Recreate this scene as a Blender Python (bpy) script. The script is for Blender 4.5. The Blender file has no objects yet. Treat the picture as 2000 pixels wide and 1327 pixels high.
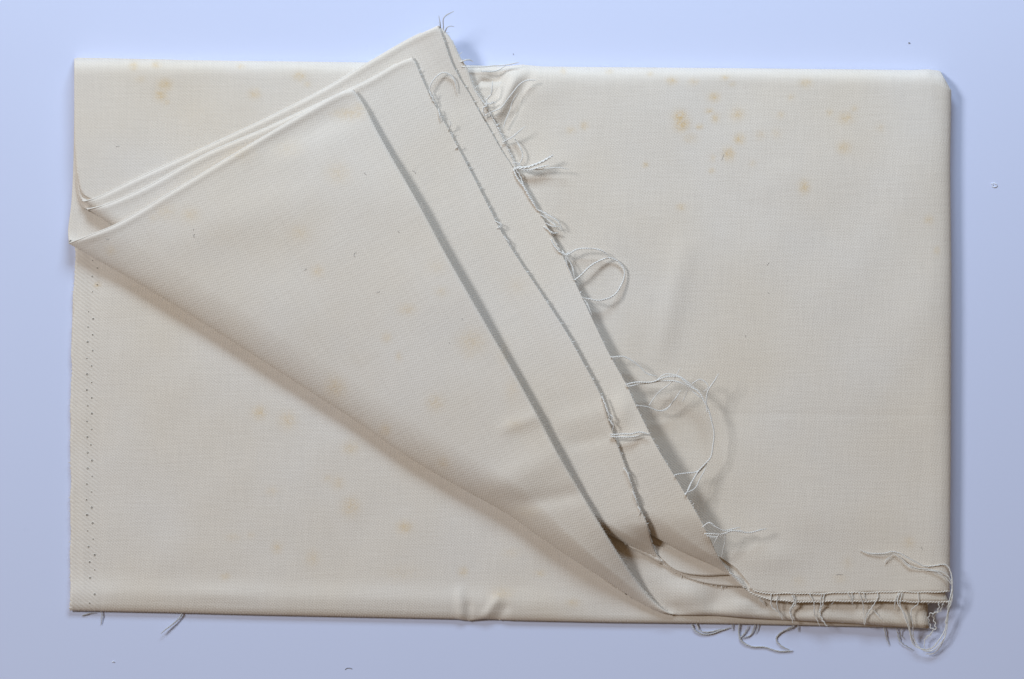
import bpy, math, random
import numpy as np
from mathutils import Vector

random.seed(7)
RNG = np.random.default_rng(11)

# ------------------------------------------------------------------ camera, light, exposure
S = 0.00025            # one unit of the drawing (a photo pixel on the table) is a quarter of a millimetre
D = 5000.0             # camera height in those units
CX, CY = 1000.0, 663.5
scene = bpy.context.scene
scene.render.engine = 'CYCLES'
scene.render.resolution_x, scene.render.resolution_y = 1024, 679
vs = scene.view_settings
vs.view_transform = 'Standard'
vs.look = 'None'
vs.exposure = 0.0
vs.gamma = 1.0

cam_d = bpy.data.cameras.new('camera')
cam_d.sensor_width = 36.0
cam_d.lens = 36.0 * D / 2000.0
cam_d.clip_start, cam_d.clip_end = 0.01, 50.0
cam = bpy.data.objects.new('camera', cam_d)
scene.collection.objects.link(cam)
cam.location = (0, 0, D * S)
scene.camera = cam

world = bpy.data.worlds.new('World')
scene.world = world
world.use_nodes = True
bg = world.node_tree.nodes['Background']
bg.inputs['Color'].default_value = (1.0, 0.66, 0.36, 1)
bg.inputs['Strength'].default_value = 0.125

def area_light(name, loc, target, sx, sy, power, color):
    d = bpy.data.lights.new(name, 'AREA')
    d.shape = 'RECTANGLE'
    d.size, d.size_y = sx, sy
    d.energy = power
    d.color = color
    o = bpy.data.objects.new(name, d)
    scene.collection.objects.link(o)
    o.location = loc
    o.rotation_euler = (Vector(target) - Vector(loc)).to_track_quat('-Z', 'Y').to_euler()
    return o

# window to the left: the firmer shadows that fall to the right
area_light('window_light_side', (-3.03, 1.41, 3.01), (0, 0, 0), 0.90, 1.0, 118.0, (0.83, 0.90, 1.0))
# larger cool window beyond the top edge: the soft shadows below the folds
area_light('window_light_back', (0.04, 0.76, 0.55), (0, 0.0, 0), 0.50, 0.28, 6.9, (0.58, 0.77, 1.0))

# ------------------------------------------------------------------ helpers
def W(p):
    """drawing units (x right, y down, z up) -> metres"""
    p = np.asarray(p, float)
    k = (D - p[..., 2]) / D
    out = np.empty_like(p)
    out[..., 0] = (p[..., 0] - CX) * k * S
    out[..., 1] = -(p[..., 1] - CY) * k * S
    out[..., 2] = p[..., 2] * S
    return out

def spline(pts, n, power=1.0):
    """Catmull-Rom through pts, n samples by arc length (power > 1 crowds the start)"""
    P = np.asarray(pts, float)
    if len(P) == 2:
        dense = P[0] + (P[1] - P[0]) * np.linspace(0, 1, 60)[:, None]
    else:
        E = np.vstack([2 * P[0] - P[1], P, 2 * P[-1] - P[-2]])
        seg = []
        for i in range(len(P) - 1):
            p0, p1, p2, p3 = E[i], E[i + 1], E[i + 2], E[i + 3]
            t0 = 0.0
            d01 = max(np.linalg.norm(p1 - p0), 1e-6) ** 0.5
            d12 = max(np.linalg.norm(p2 - p1), 1e-6) ** 0.5
            d23 = max(np.linalg.norm(p3 - p2), 1e-6) ** 0.5
            t1 = t0 + d01; t2 = t1 + d12; t3 = t2 + d23
            t = np.linspace(t1, t2, 24, endpoint=False)[:, None]
            A1 = (t1 - t) / (t1 - t0) * p0 + (t - t0) / (t1 - t0) * p1
            A2 = (t2 - t) / (t2 - t1) * p1 + (t - t1) / (t2 - t1) * p2
            A3 = (t3 - t) / (t3 - t2) * p2 + (t - t2) / (t3 - t2) * p3
            B1 = (t2 - t) / (t2 - t0) * A1 + (t - t0) / (t2 - t0) * A2
            B2 = (t3 - t) / (t3 - t1) * A2 + (t - t1) / (t3 - t1) * A3
            seg.append((t2 - t) / (t2 - t1) * B1 + (t - t1) / (t2 - t1) * B2)
        dense = np.vstack(seg + [P[-1:]])
    L = np.concatenate([[0], np.cumsum(np.linalg.norm(np.diff(dense, axis=0), axis=1))])
    u = np.linspace(0, 1, n) ** power * L[-1]
    return np.stack([np.interp(u, L, dense[:, k]) for k in range(dense.shape[1])], 1)

def dist_to(X, Y, poly):
    """distance from points to a polyline"""
    P = np.stack([X.ravel(), Y.ravel()], 1)
    best = np.full(len(P), 1e9)
    for a, b in zip(poly[:-1], poly[1:]):
        ab = b - a
        q = P - a
        t = np.clip((q @ ab) / max(ab @ ab, 1e-9), 0, 1)
        d = np.hypot(q[:, 0] - t * ab[0], q[:, 1] - t * ab[1])
        best = np.minimum(best, d)
    return best.reshape(X.shape)

def bend(d, w):
    """quarter ellipse: 0 with an upright tangent at d = 0, 1 and level at d = w"""
    q = 1 - np.clip(d / w, 0, 1)
    return np.sqrt(np.clip(1 - q * q, 0, 1))

def smooth(x, a, b):
    t = np.clip((x - a) / (b - a), 0, 1)
    return t * t * (3 - 2 * t)

def waves(X, Y, amp, lo, hi, seed, n=9):
    r = np.random.default_rng(seed)
    out = np.zeros_like(X)
    for _ in range(n):
        lam = math.exp(r.uniform(math.log(lo), math.log(hi)))
        a = r.uniform(0, math.pi)
        out += (lam / hi) ** 0.7 * np.sin(2 * math.pi * (X * math.cos(a) + Y * math.sin(a)) / lam + r.uniform(0, 6.28))
    return amp * out / math.sqrt(n)

def bump(X, Y, x, y, r, h, ry=None):
    ry = ry or r
    return h * np.exp(-(((X - x) / r) ** 2 + ((Y - y) / ry) ** 2))

def ridge(X, Y, a, b, w, h):
    poly = np.array([a, b], float)
    d = dist_to(X, Y, poly)
    ab = poly[1] - poly[0]
    t = ((X - a[0]) * ab[0] + (Y - a[1]) * ab[1]) / (ab @ ab)
    fade = smooth(t, -0.25, 0.25) * (1 - smooth(t, 0.7, 1.25))
    return h * np.exp(-(d / w) ** 2) * fade

# age spots: (x, y, radius x, radius y, strength) per layer
SPOTS = {
 'top': [(1328,228,10,9,1.0),(1332,243,11,11,1.0),(1395,190,8,7,.8),(1312,158,8,6,.7),(1355,160,8,6,.4),(1385,217,6,4,.7),
         (1397,231,6,7,.7),(1366,248,5,4,.9),(1440,224,10,9,.6),(1444,272,8,8,.8),(1423,301,9,10,.85),(1571,366,8,10,.75),
         (1525,225,5,5,.5),(1516,261,7,7,.3),(1485,264,8,8,.3),(1347,270,11,8,.35),(1330,405,7,5,.6),(1261,322,4,4,.8),
         (1390,334,4,4,.6),(1392,309,4,6,.4),(1574,163,9,7,.6),(1652,231,11,9,.6),(1648,289,10,9,.6),(1620,220,5,5,.5),
         (1668,212,6,5,.4),(1814,430,7,7,.5),(1141,246,6,6,.6),(1003,214,5,4,.6),(1115,255,7,6,.4),(1416,152,6,4,.6),
         (1431,165,5,4,.4),(1100,139,4,5,.5),(1470,320,5,5,.3),(1545,190,5,5,.35),(1830,490,5,6,.4),(1720,250,7,7,.25),
         (1775,1060,9,9,.35),(1640,1130,10,7,.25),(1655,1100,8,10,.2),(1560,1135,10,8,.2),(1285,840,40,26,.12),
         (322,166,11,9,.75),(314,186,9,9,.75),(325,200,5,4,.5),(261,129,6,7,.6),(305,127,6,5,.7),(585,149,9,7,.6),
         (497,184,9,8,.55),(275,155,7,5,.3),(470,130,6,4,.5),(600,165,5,5,.4),(390,230,60,40,.08),(1190,140,6,4,.4),(1270,145,5,4,.4)],
 'flap': [(655,757,15,17,.6),(795,605,13,9,.55),(755,660,8,8,.5),(920,668,20,18,.5),(915,690,12,10,.3),(850,788,14,13,.5),
          (752,840,8,10,.55),(620,530,10,9,.5),(322,412,18,14,.35),(372,420,14,12,.4),(300,425,8,8,.3),(660,338,18,16,.4),
          (682,222,26,10,.6),(700,212,12,8,.5),(585,455,15,12,.35),(779,697,5,7,.5),(862,570,10,8,.4),(852,520,14,10,.25),
          (866,905,10,9,.4),(216,490,8,8,.4),(470,300,24,14,.25),(1005,830,14,10,.3),(935,1000,24,10,.25),(1030,1000,20,10,.2),
          (560,290,26,16,.22),(430,460,30,20,.12),(700,700,26,16,.1),(985,690,10,20,.3),(1000,760,10,18,.25),(1010,560,14,12,.2)],
 'base': [(506,806,10,10,.65),(562,820,13,13,.5),(684,876,12,10,.45),(685,990,14,16,.5),(680,1000,8,8,.4),(790,1030,11,9,.75),
          (660,944,10,10,.4),(640,935,8,6,.3),(541,1070,8,9,.5),(440,1126,7,5,.55),(905,1117,7,7,.6),(1055,1120,8,5,.45),
          (531,960,9,7,.3),(455,1050,10,6,.25),(490,1045,6,6,.25),(785,1120,30,14,.2),(1120,1178,10,6,.45),(980,1160,16,10,.4),
          (610,1090,10,12,.35),(190,557,5,4,.8),(1000,1080,14,8,.2)],
}

def spot_field(X, Y, key):
    out = np.zeros_like(X)
    k = {'flap': 0.6, 'base': 0.75}.get(key, 0.82)
    for (x, y, rx, ry, s) in SPOTS.get(key, []):
        s = s * k
        q = ((X - x) / (rx * 1.15)) ** 2 + ((Y - y) / (ry * 1.15)) ** 2
        out = np.maximum(out, s * np.exp(-q * 0.9))
    return out

def new_object(name, mesh, parent, mat, kind=None):
    o = bpy.data.objects.new(name, mesh)
    scene.collection.objects.link(o)
    if parent is not None:
        o.parent = parent
    if mat:
        mesh.materials.append(mat)
    if kind:
        o['kind'] = kind
    return o

def shell(name, P, th, parent, mat, angle, stain=None, selv=None, px=None, angle_split=None, thick_dir=1):
    """a sheet of cloth: grid P (rows, cols, 3) in drawing units, thickness th along the grid normal"""
    R, C = P.shape[:2]
    du = np.gradient(P, axis=1)
    dv = np.gradient(P, axis=0)
    n = np.cross(du, dv)
    # y points down in the drawing
    ln = np.linalg.norm(n, axis=2, keepdims=True)
    n = n / np.maximum(ln, 1e-9)
    n[-1] = n[-2]
    Q = P + n * thick_dir * (th[..., None] if isinstance(th, np.ndarray) else th)
    V = np.concatenate([W(P).reshape(-1, 3), W(Q).reshape(-1, 3)])
    idx = np.arange(R * C).reshape(R, C)
    a, b, c, d = idx[:-1, :-1], idx[:-1, 1:], idx[1:, 1:], idx[1:, :-1]
    top = np.stack([a, b, c, d], -1).reshape(-1, 4)
    o2 = R * C
    bot = np.stack([a, d, c, b], -1).reshape(-1, 4) + o2
    def rim(l):
        l = np.asarray(l)
        return np.stack([l[:-1], l[:-1] + o2, l[1:] + o2, l[1:]], -1)
    rims = np.concatenate([rim(idx[0, :]), rim(idx[::-1, 0]), rim(idx[-1, ::-1]), rim(idx[:, -1])])
    F = np.concatenate([top, bot, rims])
    me = bpy.data.meshes.new(name)
    me.vertices.add(len(V)); me.vertices.foreach_set('co', V.ravel())
    me.loops.add(F.size); me.loops.foreach_set('vertex_index', F.ravel().astype(np.int32))
    me.polygons.add(len(F))
    me.polygons.foreach_set('loop_start', np.arange(0, F.size, 4, dtype=np.int32))
    me.polygons.foreach_set('use_smooth', np.ones(len(F), bool))
    me.update(calc_edges=True)
    me.validate()
    # rim edges sharp
    xy = np.concatenate([P[..., :2].reshape(-1, 2)] * 2)
    nl = len(me.loops)
    li = np.empty(nl, np.int32); me.loops.foreach_get('vertex_index', li)
    if angle_split is None:
        ang = np.full(nl, angle)
    else:
        row = (li % o2) // C
        ang = np.where(row < angle_split[0], angle_split[1], angle)
        # whole faces take the angle of their first corner
        ang = np.repeat(ang[::4], 4) if nl % 4 == 0 else ang
    q = xy[li]
    ca, sa = np.cos(ang), np.sin(ang)
    uv = np.stack([q[:, 0] * ca + q[:, 1] * sa, -q[:, 0] * sa + q[:, 1] * ca], 1)
    lay = me.uv_layers.new(name='weave')
    lay.data.foreach_set('uv', uv.ravel().astype(np.float32))
    if angle_split is None:
        wa = np.full(nl, 0.0 if abs(angle - A_MAIN) < 1e-6 else math.radians(59))
    else:
        wa = np.where(np.abs(ang - A_MAIN) < 1e-6, 0.0, math.radians(59))
    ca, sa = np.cos(wa), np.sin(wa)
    uv2 = np.stack([q[:, 0] * ca + q[:, 1] * sa, -q[:, 0] * sa + q[:, 1] * ca], 1)
    lay2 = me.uv_layers.new(name='grain')
    lay2.data.foreach_set('uv', uv2.ravel().astype(np.float32))
    def attr(nm, arr):
        at = me.attributes.new(nm, 'FLOAT', 'POINT')
        v = np.concatenate([arr.ravel()] * 2) if arr is not None else np.zeros(2 * R * C)
        at.data.foreach_set('value', v.astype(np.float32))
    attr('spots', stain)
    attr('selvage', selv)
    return new_object(name, me, parent, mat)

def tube_mesh(paths, name, sides=5):
    """paths: list of (points n x 3 in drawing units, radii) joined into one mesh"""
    VV, FF, off = [], [], 0
    for pts, rad in paths:
        pts = np.asarray(pts, float)
        n = len(pts)
        rad = np.full(n, rad) if np.isscalar(rad) else np.asarray(rad)
        T = np.gradient(pts, axis=0)
        T /= np.maximum(np.linalg.norm(T, axis=1, keepdims=True), 1e-9)
        up = np.tile(np.array([0.13, 0.21, 1.0]), (n, 1))
        N = np.cross(T, up); N /= np.maximum(np.linalg.norm(N, axis=1, keepdims=True), 1e-9)
        B = np.cross(T, N)
        a = np.linspace(0, 2 * math.pi, sides, endpoint=False)
        ring = pts[:, None, :] + rad[:, None, None] * (N[:, None, :] * np.cos(a)[None, :, None] + B[:, None, :] * np.sin(a)[None, :, None])
        VV.append(W(ring).reshape(-1, 3))
        idx = np.arange(n * sides).reshape(n, sides) + off
        r = np.roll(idx, -1, axis=1)
        FF.extend(np.stack([idx[:-1], r[:-1], r[1:], idx[1:]], -1).reshape(-1, 4).tolist())
        FF.append(idx[0, ::-1].tolist()); FF.append(idx[-1].tolist())
        off += n * sides
    me = bpy.data.meshes.new(name)
    me.from_pydata(np.concatenate(VV).tolist(), [], FF)
    me.polygons.foreach_set('use_smooth', np.ones(len(me.polygons), bool))
    return me

# ------------------------------------------------------------------ materials
def nodes_of(mat):
    mat.use_nodes = True
    nt = mat.node_tree
    return nt, nt.nodes, nt.links, nt.nodes['Principled BSDF']

def math_node(nt, op, a, b=None, c=None):
    n = nt.nodes.new('ShaderNodeMath'); n.operation = op
    for i, v in enumerate((a, b, c)):
        if v is None: continue
        if isinstance(v, (int, float)): n.inputs[i].default_value = v
        else: nt.links.new(v, n.inputs[i])
    return n.outputs[0]

def cloth_material(name, color, pitch=4.2):
    m = bpy.data.materials.new(name)
    nt, N, L, bs = nodes_of(m)
    uv = N.new('ShaderNodeUVMap'); uv.uv_map = 'weave'
    # slight waviness of the yarns
    wob = N.new('ShaderNodeTexNoise'); wob.inputs['Scale'].default_value = 0.09; wob.inputs['Detail'].default_value = 2
    L.new(uv.outputs[0], wob.inputs['Vector'])
    sx = N.new('ShaderNodeSeparateXYZ'); L.new(uv.outputs[0], sx.inputs[0])
    wv = math_node(nt, 'MULTIPLY', wob.outputs['Fac'], 2.2)
    u = math_node(nt, 'ADD', sx.outputs[0], wv)
    v = math_node(nt, 'ADD', sx.outputs[1], wv)
    wale = math_node(nt, 'SINE', math_node(nt, 'MULTIPLY', u, 2 * math.pi / pitch))
    skew = math_node(nt, 'ADD', math_node(nt, 'MULTIPLY', v, 2 * math.pi / (pitch * 1.25)), math_node(nt, 'MULTIPLY', u, 0.55))
    yarn = math_node(nt, 'SINE', skew)
    fine = N.new('ShaderNodeTexNoise'); fine.inputs['Scale'].default_value = 0.42; fine.inputs['Detail'].default_value = 3
    L.new(uv.outputs[0], fine.inputs['Vector'])
    fz = math_node(nt, 'MULTIPLY', math_node(nt, 'SUBTRACT', fine.outputs['Fac'], 0.5), 2.6)
    selv = N.new('ShaderNodeAttribute'); selv.attribute_name = 'selvage'
    # in the selvage the wales are plainer and coarser
    wsel = math_node(nt, 'SINE', math_node(nt, 'MULTIPLY', u, 2 * math.pi / 6.4))
    mixw = N.new('ShaderNodeMix'); mixw.data_type = 'FLOAT'
    L.new(selv.outputs['Fac'], mixw.inputs['Factor'])
    body = math_node(nt, 'ADD', math_node(nt, 'MULTIPLY', wale, 0.42), math_node(nt, 'MULTIPLY', yarn, 0.22))
    L.new(body, mixw.inputs[2]); L.new(math_node(nt, 'MULTIPLY', wsel, 0.55), mixw.inputs[3])
    h = math_node(nt, 'ADD', mixw.outputs[0], math_node(nt, 'MULTIPLY', fz, 1.0))
    uvg = N.new('ShaderNodeUVMap'); uvg.uv_map = 'grain'
    def streak(sx_, sy_, rough):
        mp = N.new('ShaderNodeMapping'); mp.inputs['Scale'].default_value = (sx_, sy_, 1)
        L.new(uvg.outputs[0], mp.inputs['Vector'])
        t = N.new('ShaderNodeTexNoise'); t.inputs['Scale'].default_value = 1.0; t.inputs['Detail'].default_value = 3; t.inputs['Roughness'].default_value = rough
        L.new(mp.outputs[0], t.inputs['Vector'])
        return math_node(nt, 'SUBTRACT', t.outputs['Fac'], 0.5)
    slub = math_node(nt, 'ADD', streak(0.016, 0.22, 0.6), streak(0.22, 0.014, 0.6))
    h = math_node(nt, 'ADD', h, math_node(nt, 'MULTIPLY', slub, 1.6))
    bp = N.new('ShaderNodeBump'); bp.inputs['Strength'].default_value = 0.24; bp.inputs['Distance'].default_value = S * 1.1
    L.new(h, bp.inputs['Height']); L.new(bp.outputs[0], bs.inputs['Normal'])
    # colour: cream wool, uneven ageing, yarn to yarn variation
    tc = N.new('ShaderNodeTexCoord')
    big = N.new('ShaderNodeTexNoise'); big.inputs['Scale'].default_value = 14; big.inputs['Detail'].default_value = 4
    L.new(tc.outputs['Object'], big.inputs['Vector'])
    ramp = N.new('ShaderNodeMix'); ramp.data_type = 'RGBA'
    ramp.inputs[6].default_value = (*color, 1)
    ramp.inputs[7].default_value = (color[0] * 0.985, color[1] * 0.955, color[2] * 0.90, 1)
    mr = N.new('ShaderNodeMapRange'); mr.inputs['From Min'].default_value = 0.35; mr.inputs['From Max'].default_value = 0.7
    L.new(big.outputs['Fac'], mr.inputs['Value']); L.new(mr.outputs[0], ramp.inputs['Factor'])
    # age spots, broken up by the weave
    sp = N.new('ShaderNodeAttribute'); sp.attribute_name = 'spots'
    brk = N.new('ShaderNodeTexNoise'); brk.inputs['Scale'].default_value = 0.16; brk.inputs['Detail'].default_value = 5; brk.inputs['Roughness'].default_value = 0.7
    L.new(uv.outputs[0], brk.inputs['Vector'])
    sf = math_node(nt, 'MULTIPLY', sp.outputs['Fac'], math_node(nt, 'ADD', math_node(nt, 'MULTIPLY', brk.outputs['Fac'], 3.6), -0.95))
    sf = math_node(nt, 'MULTIPLY', sf, 0.80)
    cl = N.new('ShaderNodeClamp'); L.new(sf, cl.inputs[0])
    mix2 = N.new('ShaderNodeMix'); mix2.data_type = 'RGBA'
    L.new(cl.outputs[0], mix2.inputs['Factor']); L.new(ramp.outputs[2], mix2.inputs[6])
    mix2.inputs[7].default_value = (0.72, 0.46, 0.15, 1)
    # stray faint dusty specks
    vor = N.new('ShaderNodeTexNoise'); vor.inputs['Scale'].default_value = 0.055; vor.inputs['Detail'].default_value = 6; vor.inputs['Roughness'].default_value = 0.75
    L.new(uv.outputs[0], vor.inputs['Vector'])
    ms = N.new('ShaderNodeMapRange'); ms.inputs['From Min'].default_value = 0.69; ms.inputs['From Max'].default_value = 0.82; ms.inputs['To Max'].default_value = 0.35
    L.new(vor.outputs['Fac'], ms.inputs['Value'])
    mix3 = N.new('ShaderNodeMix'); mix3.data_type = 'RGBA'
    L.new(ms.outputs[0], mix3.inputs['Factor']); L.new(mix2.outputs[2], mix3.inputs[6]); mix3.inputs[7].default_value = (0.52, 0.40, 0.26, 1)
    # yarn brightness
    br = math_node(nt, 'ADD', 0.97, math_node(nt, 'MULTIPLY', h, 0.075))
    hsv = N.new('ShaderNodeHueSaturation'); L.new(br, hsv.inputs['Value']); L.new(mix3.outputs[2], hsv.inputs['Color'])
    L.new(hsv.outputs[0], bs.inputs['Base Color'])
    bs.inputs['Roughness'].default_value = 0.82
    bs.inputs['Specular IOR Level'].default_value = 0.18
    bs.inputs['Sheen Weight'].default_value = 0.12
    bs.inputs['Sheen Roughness'].default_value = 0.5
    return m

CREAM = (0.795, 0.708, 0.605)
MAT = cloth_material('wool_twill', CREAM)

def plain_material(name, color, rough=0.8, noise=None, amount=0.15):
    m = bpy.data.materials.new(name)
    nt, N, L, bs = nodes_of(m)
    tc = N.new('ShaderNodeTexCoord')
    nz = N.new('ShaderNodeTexNoise'); nz.inputs['Scale'].default_value = noise or 900; nz.inputs['Detail'].default_value = 3
    L.new(tc.outputs['Object'], nz.inputs['Vector'])
    mx = N.new('ShaderNodeMix'); mx.data_type = 'RGBA'
    L.new(nz.outputs['Fac'], mx.inputs['Factor'])
    mx.inputs[6].default_value = (*[c * (1 - amount) for c in color], 1)
    mx.inputs[7].default_value = (*[min(c * (1 + amount), 1) for c in color], 1)
    L.new(mx.outputs[2], bs.inputs['Base Color'])
    bs.inputs['Roughness'].default_value = rough
    bs.inputs['Specular IOR Level'].default_value = 0.2
    return m

YARN = plain_material('loose_yarn', (0.84, 0.80, 0.735), 0.7)
YARN_GREY = plain_material('grey_yarn', (0.60, 0.575, 0.545), 0.8)  # darker copy of the yarn; the corner threads' backlit look is in this colour
CORD = plain_material('selvage_yarn', (0.78, 0.71, 0.615), 0.8)
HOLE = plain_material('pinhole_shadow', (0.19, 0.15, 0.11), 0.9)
LINT = plain_material('grey_lint', (0.26, 0.25, 0.25), 0.9)
LINTW = plain_material('white_lint', (0.85, 0.86, 0.9), 0.8)

def table_material():
    m = bpy.data.materials.new('white_laminate')
    nt, N, L, bs = nodes_of(m)
    tc = N.new('ShaderNodeTexCoord')
    nz = N.new('ShaderNodeTexNoise'); nz.inputs['Scale'].default_value = 9; nz.inputs['Detail'].default_value = 5
    L.new(tc.outputs['Object'], nz.inputs['Vector'])
    mx = N.new('ShaderNodeMix'); mx.data_type = 'RGBA'
    L.new(nz.outputs['Fac'], mx.inputs['Factor'])
    mx.inputs[6].default_value = (0.675, 0.71, 0.885, 1)
    mx.inputs[7].default_value = (0.69, 0.725, 0.90, 1)
    # faint smears and scuffs
    sm = N.new('ShaderNodeTexNoise'); sm.inputs['Scale'].default_value = 60; sm.inputs['Detail'].default_value = 8; sm.inputs['Roughness'].default_value = 0.7
    L.new(tc.outputs['Object'], sm.inputs['Vector'])
    r = N.new('ShaderNodeMapRange'); r.inputs['From Min'].default_value = 0.66; r.inputs['From Max'].default_value = 0.8; r.inputs['To Max'].default_value = 0.25
    L.new(sm.outputs['Fac'], r.inputs['Value'])
    m2 = N.new('ShaderNodeMix'); m2.data_type = 'RGBA'
    L.new(r.outputs[0], m2.inputs['Factor']); L.new(mx.outputs[2], m2.inputs[6]); m2.inputs[7].default_value = (0.50, 0.55, 0.70, 1)
    L.new(m2.outputs[2], bs.inputs['Base Color'])
    g = N.new('ShaderNodeTexNoise'); g.inputs['Scale'].default_value = 2600; g.inputs['Detail'].default_value = 2
    L.new(tc.outputs['Object'], g.inputs['Vector'])
    bp = N.new('ShaderNodeBump'); bp.inputs['Strength'].default_value = 0.06; bp.inputs['Distance'].default_value = 0.0002
    L.new(g.outputs['Fac'], bp.inputs['Height']); L.new(bp.outputs[0], bs.inputs['Normal'])
    bs.inputs['Roughness'].default_value = 0.38
    bs.inputs['Specular IOR Level'].default_value = 0.35
    return m

# ------------------------------------------------------------------ the table
def make_table():
    hx, hy, t, r = 0.55, 0.42, 0.028, 0.004
    prof = [(-0.0, -t), (0, -r), (-r * 0.3, -r * 0.3), (-r, 0)]
    V, F = [], []
    for ins, z in prof:
        for sx, sy in ((-1, -1), (1, -1), (1, 1), (-1, 1)):
            V.append((sx * (hx + ins), sy * (hy + ins), z))
    for k in range(3):
        for i in range(4):
            j = (i + 1) % 4
            F.append((k * 4 + i, k * 4 + j, k * 4 + 4 + j, k * 4 + 4 + i))
    F.append((12, 13, 14, 15)); F.append((3, 2, 1, 0))
    me = bpy.data.meshes.new('table_top'); me.from_pydata(V, [], F)
    o = new_object('table_top', me, None, table_material(), 'structure')
    o['label'] = 'smooth bluish white table top under the folded cloth'
    return o
make_table()

# ------------------------------------------------------------------ the folded cloth
cloth = bpy.data.objects.new('folded_cloth', None)
scene.collection.objects.link(cloth)
cloth.location = (0, 0, 0)
cloth['label'] = 'folded cream wool cloth with one corner turned back, frayed edges and age spots'
cloth['category'] = 'cloth'

A_MAIN = math.radians(-52)     # wales of the right side run down to the right
A_FLAP = math.radians(14)      # wales of the turned-back side run steeply
TH = 3.0

def arr(*p): return np.array(p, float)

# --- traced outlines (drawing units)
FA = [(134,477),(197,513),(281,561),(400,634),(500,698),(600,762),(702,828),(795,892),(890,948),(987,1002),(1050,1046),(1120,1094),(1183,1134),(1255,1180),(1290,1196),(1314,1201)]
LA = [(134,476),(170,462),(230,437),(330,378),(430,318),(520,264),(610,212),(660,184),(690,174)]
RA = [(1314,1201),(1296,1190),(1277,1174),(1246,1138),(1214,1092),(1182,1041),(1144,977),(1099,902),(1050,811),(1000,721),(955,643),(907,560),(873,500),(820,402),(760,298),(730,243),(711,205),(690,174)]
FB = [(172,409),(260,470),(420,580),(640,720),(860,860),(1060,975),(1174,1036),(1230,1066),(1265,1082),(1292,1096)]
LB = [(172,409),(200,402),(280,368),(400,302),(520,250),(640,194),(720,156),(780,122),(806,112)]
RB = [(1292,1096),(1278,1074),(1262,1020),(1246,985),(1228,930),(1206,870),(1190,825),(1176,779),(1141,712),(1100,640),(1051,565),(987,467),(952,400),(924,345),(880,262),(835,178),(806,112)]
FC = [(162,394),(280,460),(480,585),(720,735),(940,865),(1120,965),(1262,1040),(1330,1077),(1390,1104),(1425,1124),(1452,1147)]
LC = [(162,394),(185,388),(260,352),(400,288),(540,222),(640,170),(720,122),(800,76),(856,50)]
RC = [(1452,1147),(1432,1126),(1408,1096),(1370,1020),(1320,935),(1282,872),(1243,794),(1224,753),(1190,692),(1141,590),(1102,507),(1047,403),(1003,330),(978,292),(951,244),(937,221),(915,181),(895,149),(880,118),(869,86),(856,50)]

def flap_sheet(name, F, L, R, Lu, Ru, Gu, ns, nt, nu, zt, zm, zl, w, wl, th, seed, mod=None, umod=None, bottom_round=None, edge_round=None, stain='flap', tight=0.0):
    """one folded sheet: the part lying flat below, the bend, and the part turned back on top.
       zt, zl: functions of (X, Y, s); th positive, the grid is the outer face"""
    Fs = spline(F, ns)
    s = np.linspace(0, 1, ns)
    def coons(Lp, Rp, G, n, power):
        l = spline(Lp, n, power); r = spline(Rp, n, power)
        t = np.linspace(0, 1, n) ** power
        base = l[:, None, :] * (1 - s)[None, :, None] + r[:, None, :] * s[None, :, None]
        c0 = Fs - (Fs[0] * (1 - s)[:, None] + Fs[-1] * s[:, None])
        out = base + (1 - t)[:, None, None] * c0[None]
        if G is not None:
            c1 = G - (l[-1] * (1 - s)[:, None] + r[-1] * s[:, None])
            out = out + t[:, None, None] * c1[None]
        return out, t
    up, t = coons(L, R, None, nt, 1.7)
    X, Y = up[..., 0], up[..., 1]
    SS = np.tile(s, (nt, 1))
    d = dist_to(X, Y, Fs)
    zmf = zm(s)
    Z = zmf[None, :] + (zt(X, Y, SS) - zmf[None, :]) * bend(d, w(SS))
    if mod is not None: Z = Z + mod(X, Y, SS) * smooth(d, 0, 60)
    Rp = spline(R, 160)
    Lp = spline(L, 120)
    dl = dist_to(X, Y, Lp)
    Z = Z + (1.3 * np.exp(-((dl - 6) / 7.0) ** 2) - 2.6 * (1 - bend(dl, 5.0))) * smooth(d, 0, 40)
    dr = dist_to(X, Y, Rp)
    thin_tip = 1 - tight * smooth(SS, 0.62, 0.84)
    T = th * thin_tip
    if edge_round:
        f = bend(dr, edge_round)
        T = 0.4 + (T - 0.4) * f
        Z = Z - (th * 0.5) * (1 - f)
    flap = np.stack([X, Y, Z], -1)
    # lower part
    G = spline(Gu, ns)
    lo, t2 = coons(Lu, Ru, G, nu, 1.8)
    X2, Y2 = lo[..., 0], lo[..., 1]
    S2 = np.tile(s, (nu, 1))
    d2 = dist_to(X2, Y2, Fs)
    Z2 = zmf[None, :] - (zmf[None, :] - zl(X2, Y2, S2)) * bend(d2, wl(S2))
    if umod is not None: Z2 = Z2 + umod(X2, Y2, S2) * smooth(d2, 0, 30)
    T2 = th * (1 - tight * smooth(S2, 0.62, 0.84) * (1 - smooth(d2, 10, 60)))
    if bottom_round:
        Rq = spline(Ru, 120)
        db = dist_to(X2, Y2, Rq)
        T2 = 0.4 + (T2 - 0.4) * bend(db, bottom_round)
    lower = np.stack([X2, Y2, Z2], -1)
    P = np.concatenate([lower[:0:-1], flap], 0)
    Tt = np.concatenate([T2[:0:-1], T], 0)
    spots = np.concatenate([spot_field(X2, Y2, 'none')[:0:-1], spot_field(X, Y, stain)], 0)
    o = shell(name, P, Tt, cloth, MAT, A_FLAP, spots, None, angle_split=(nu - 1, A_MAIN))
    return o, flap, lower

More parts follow.
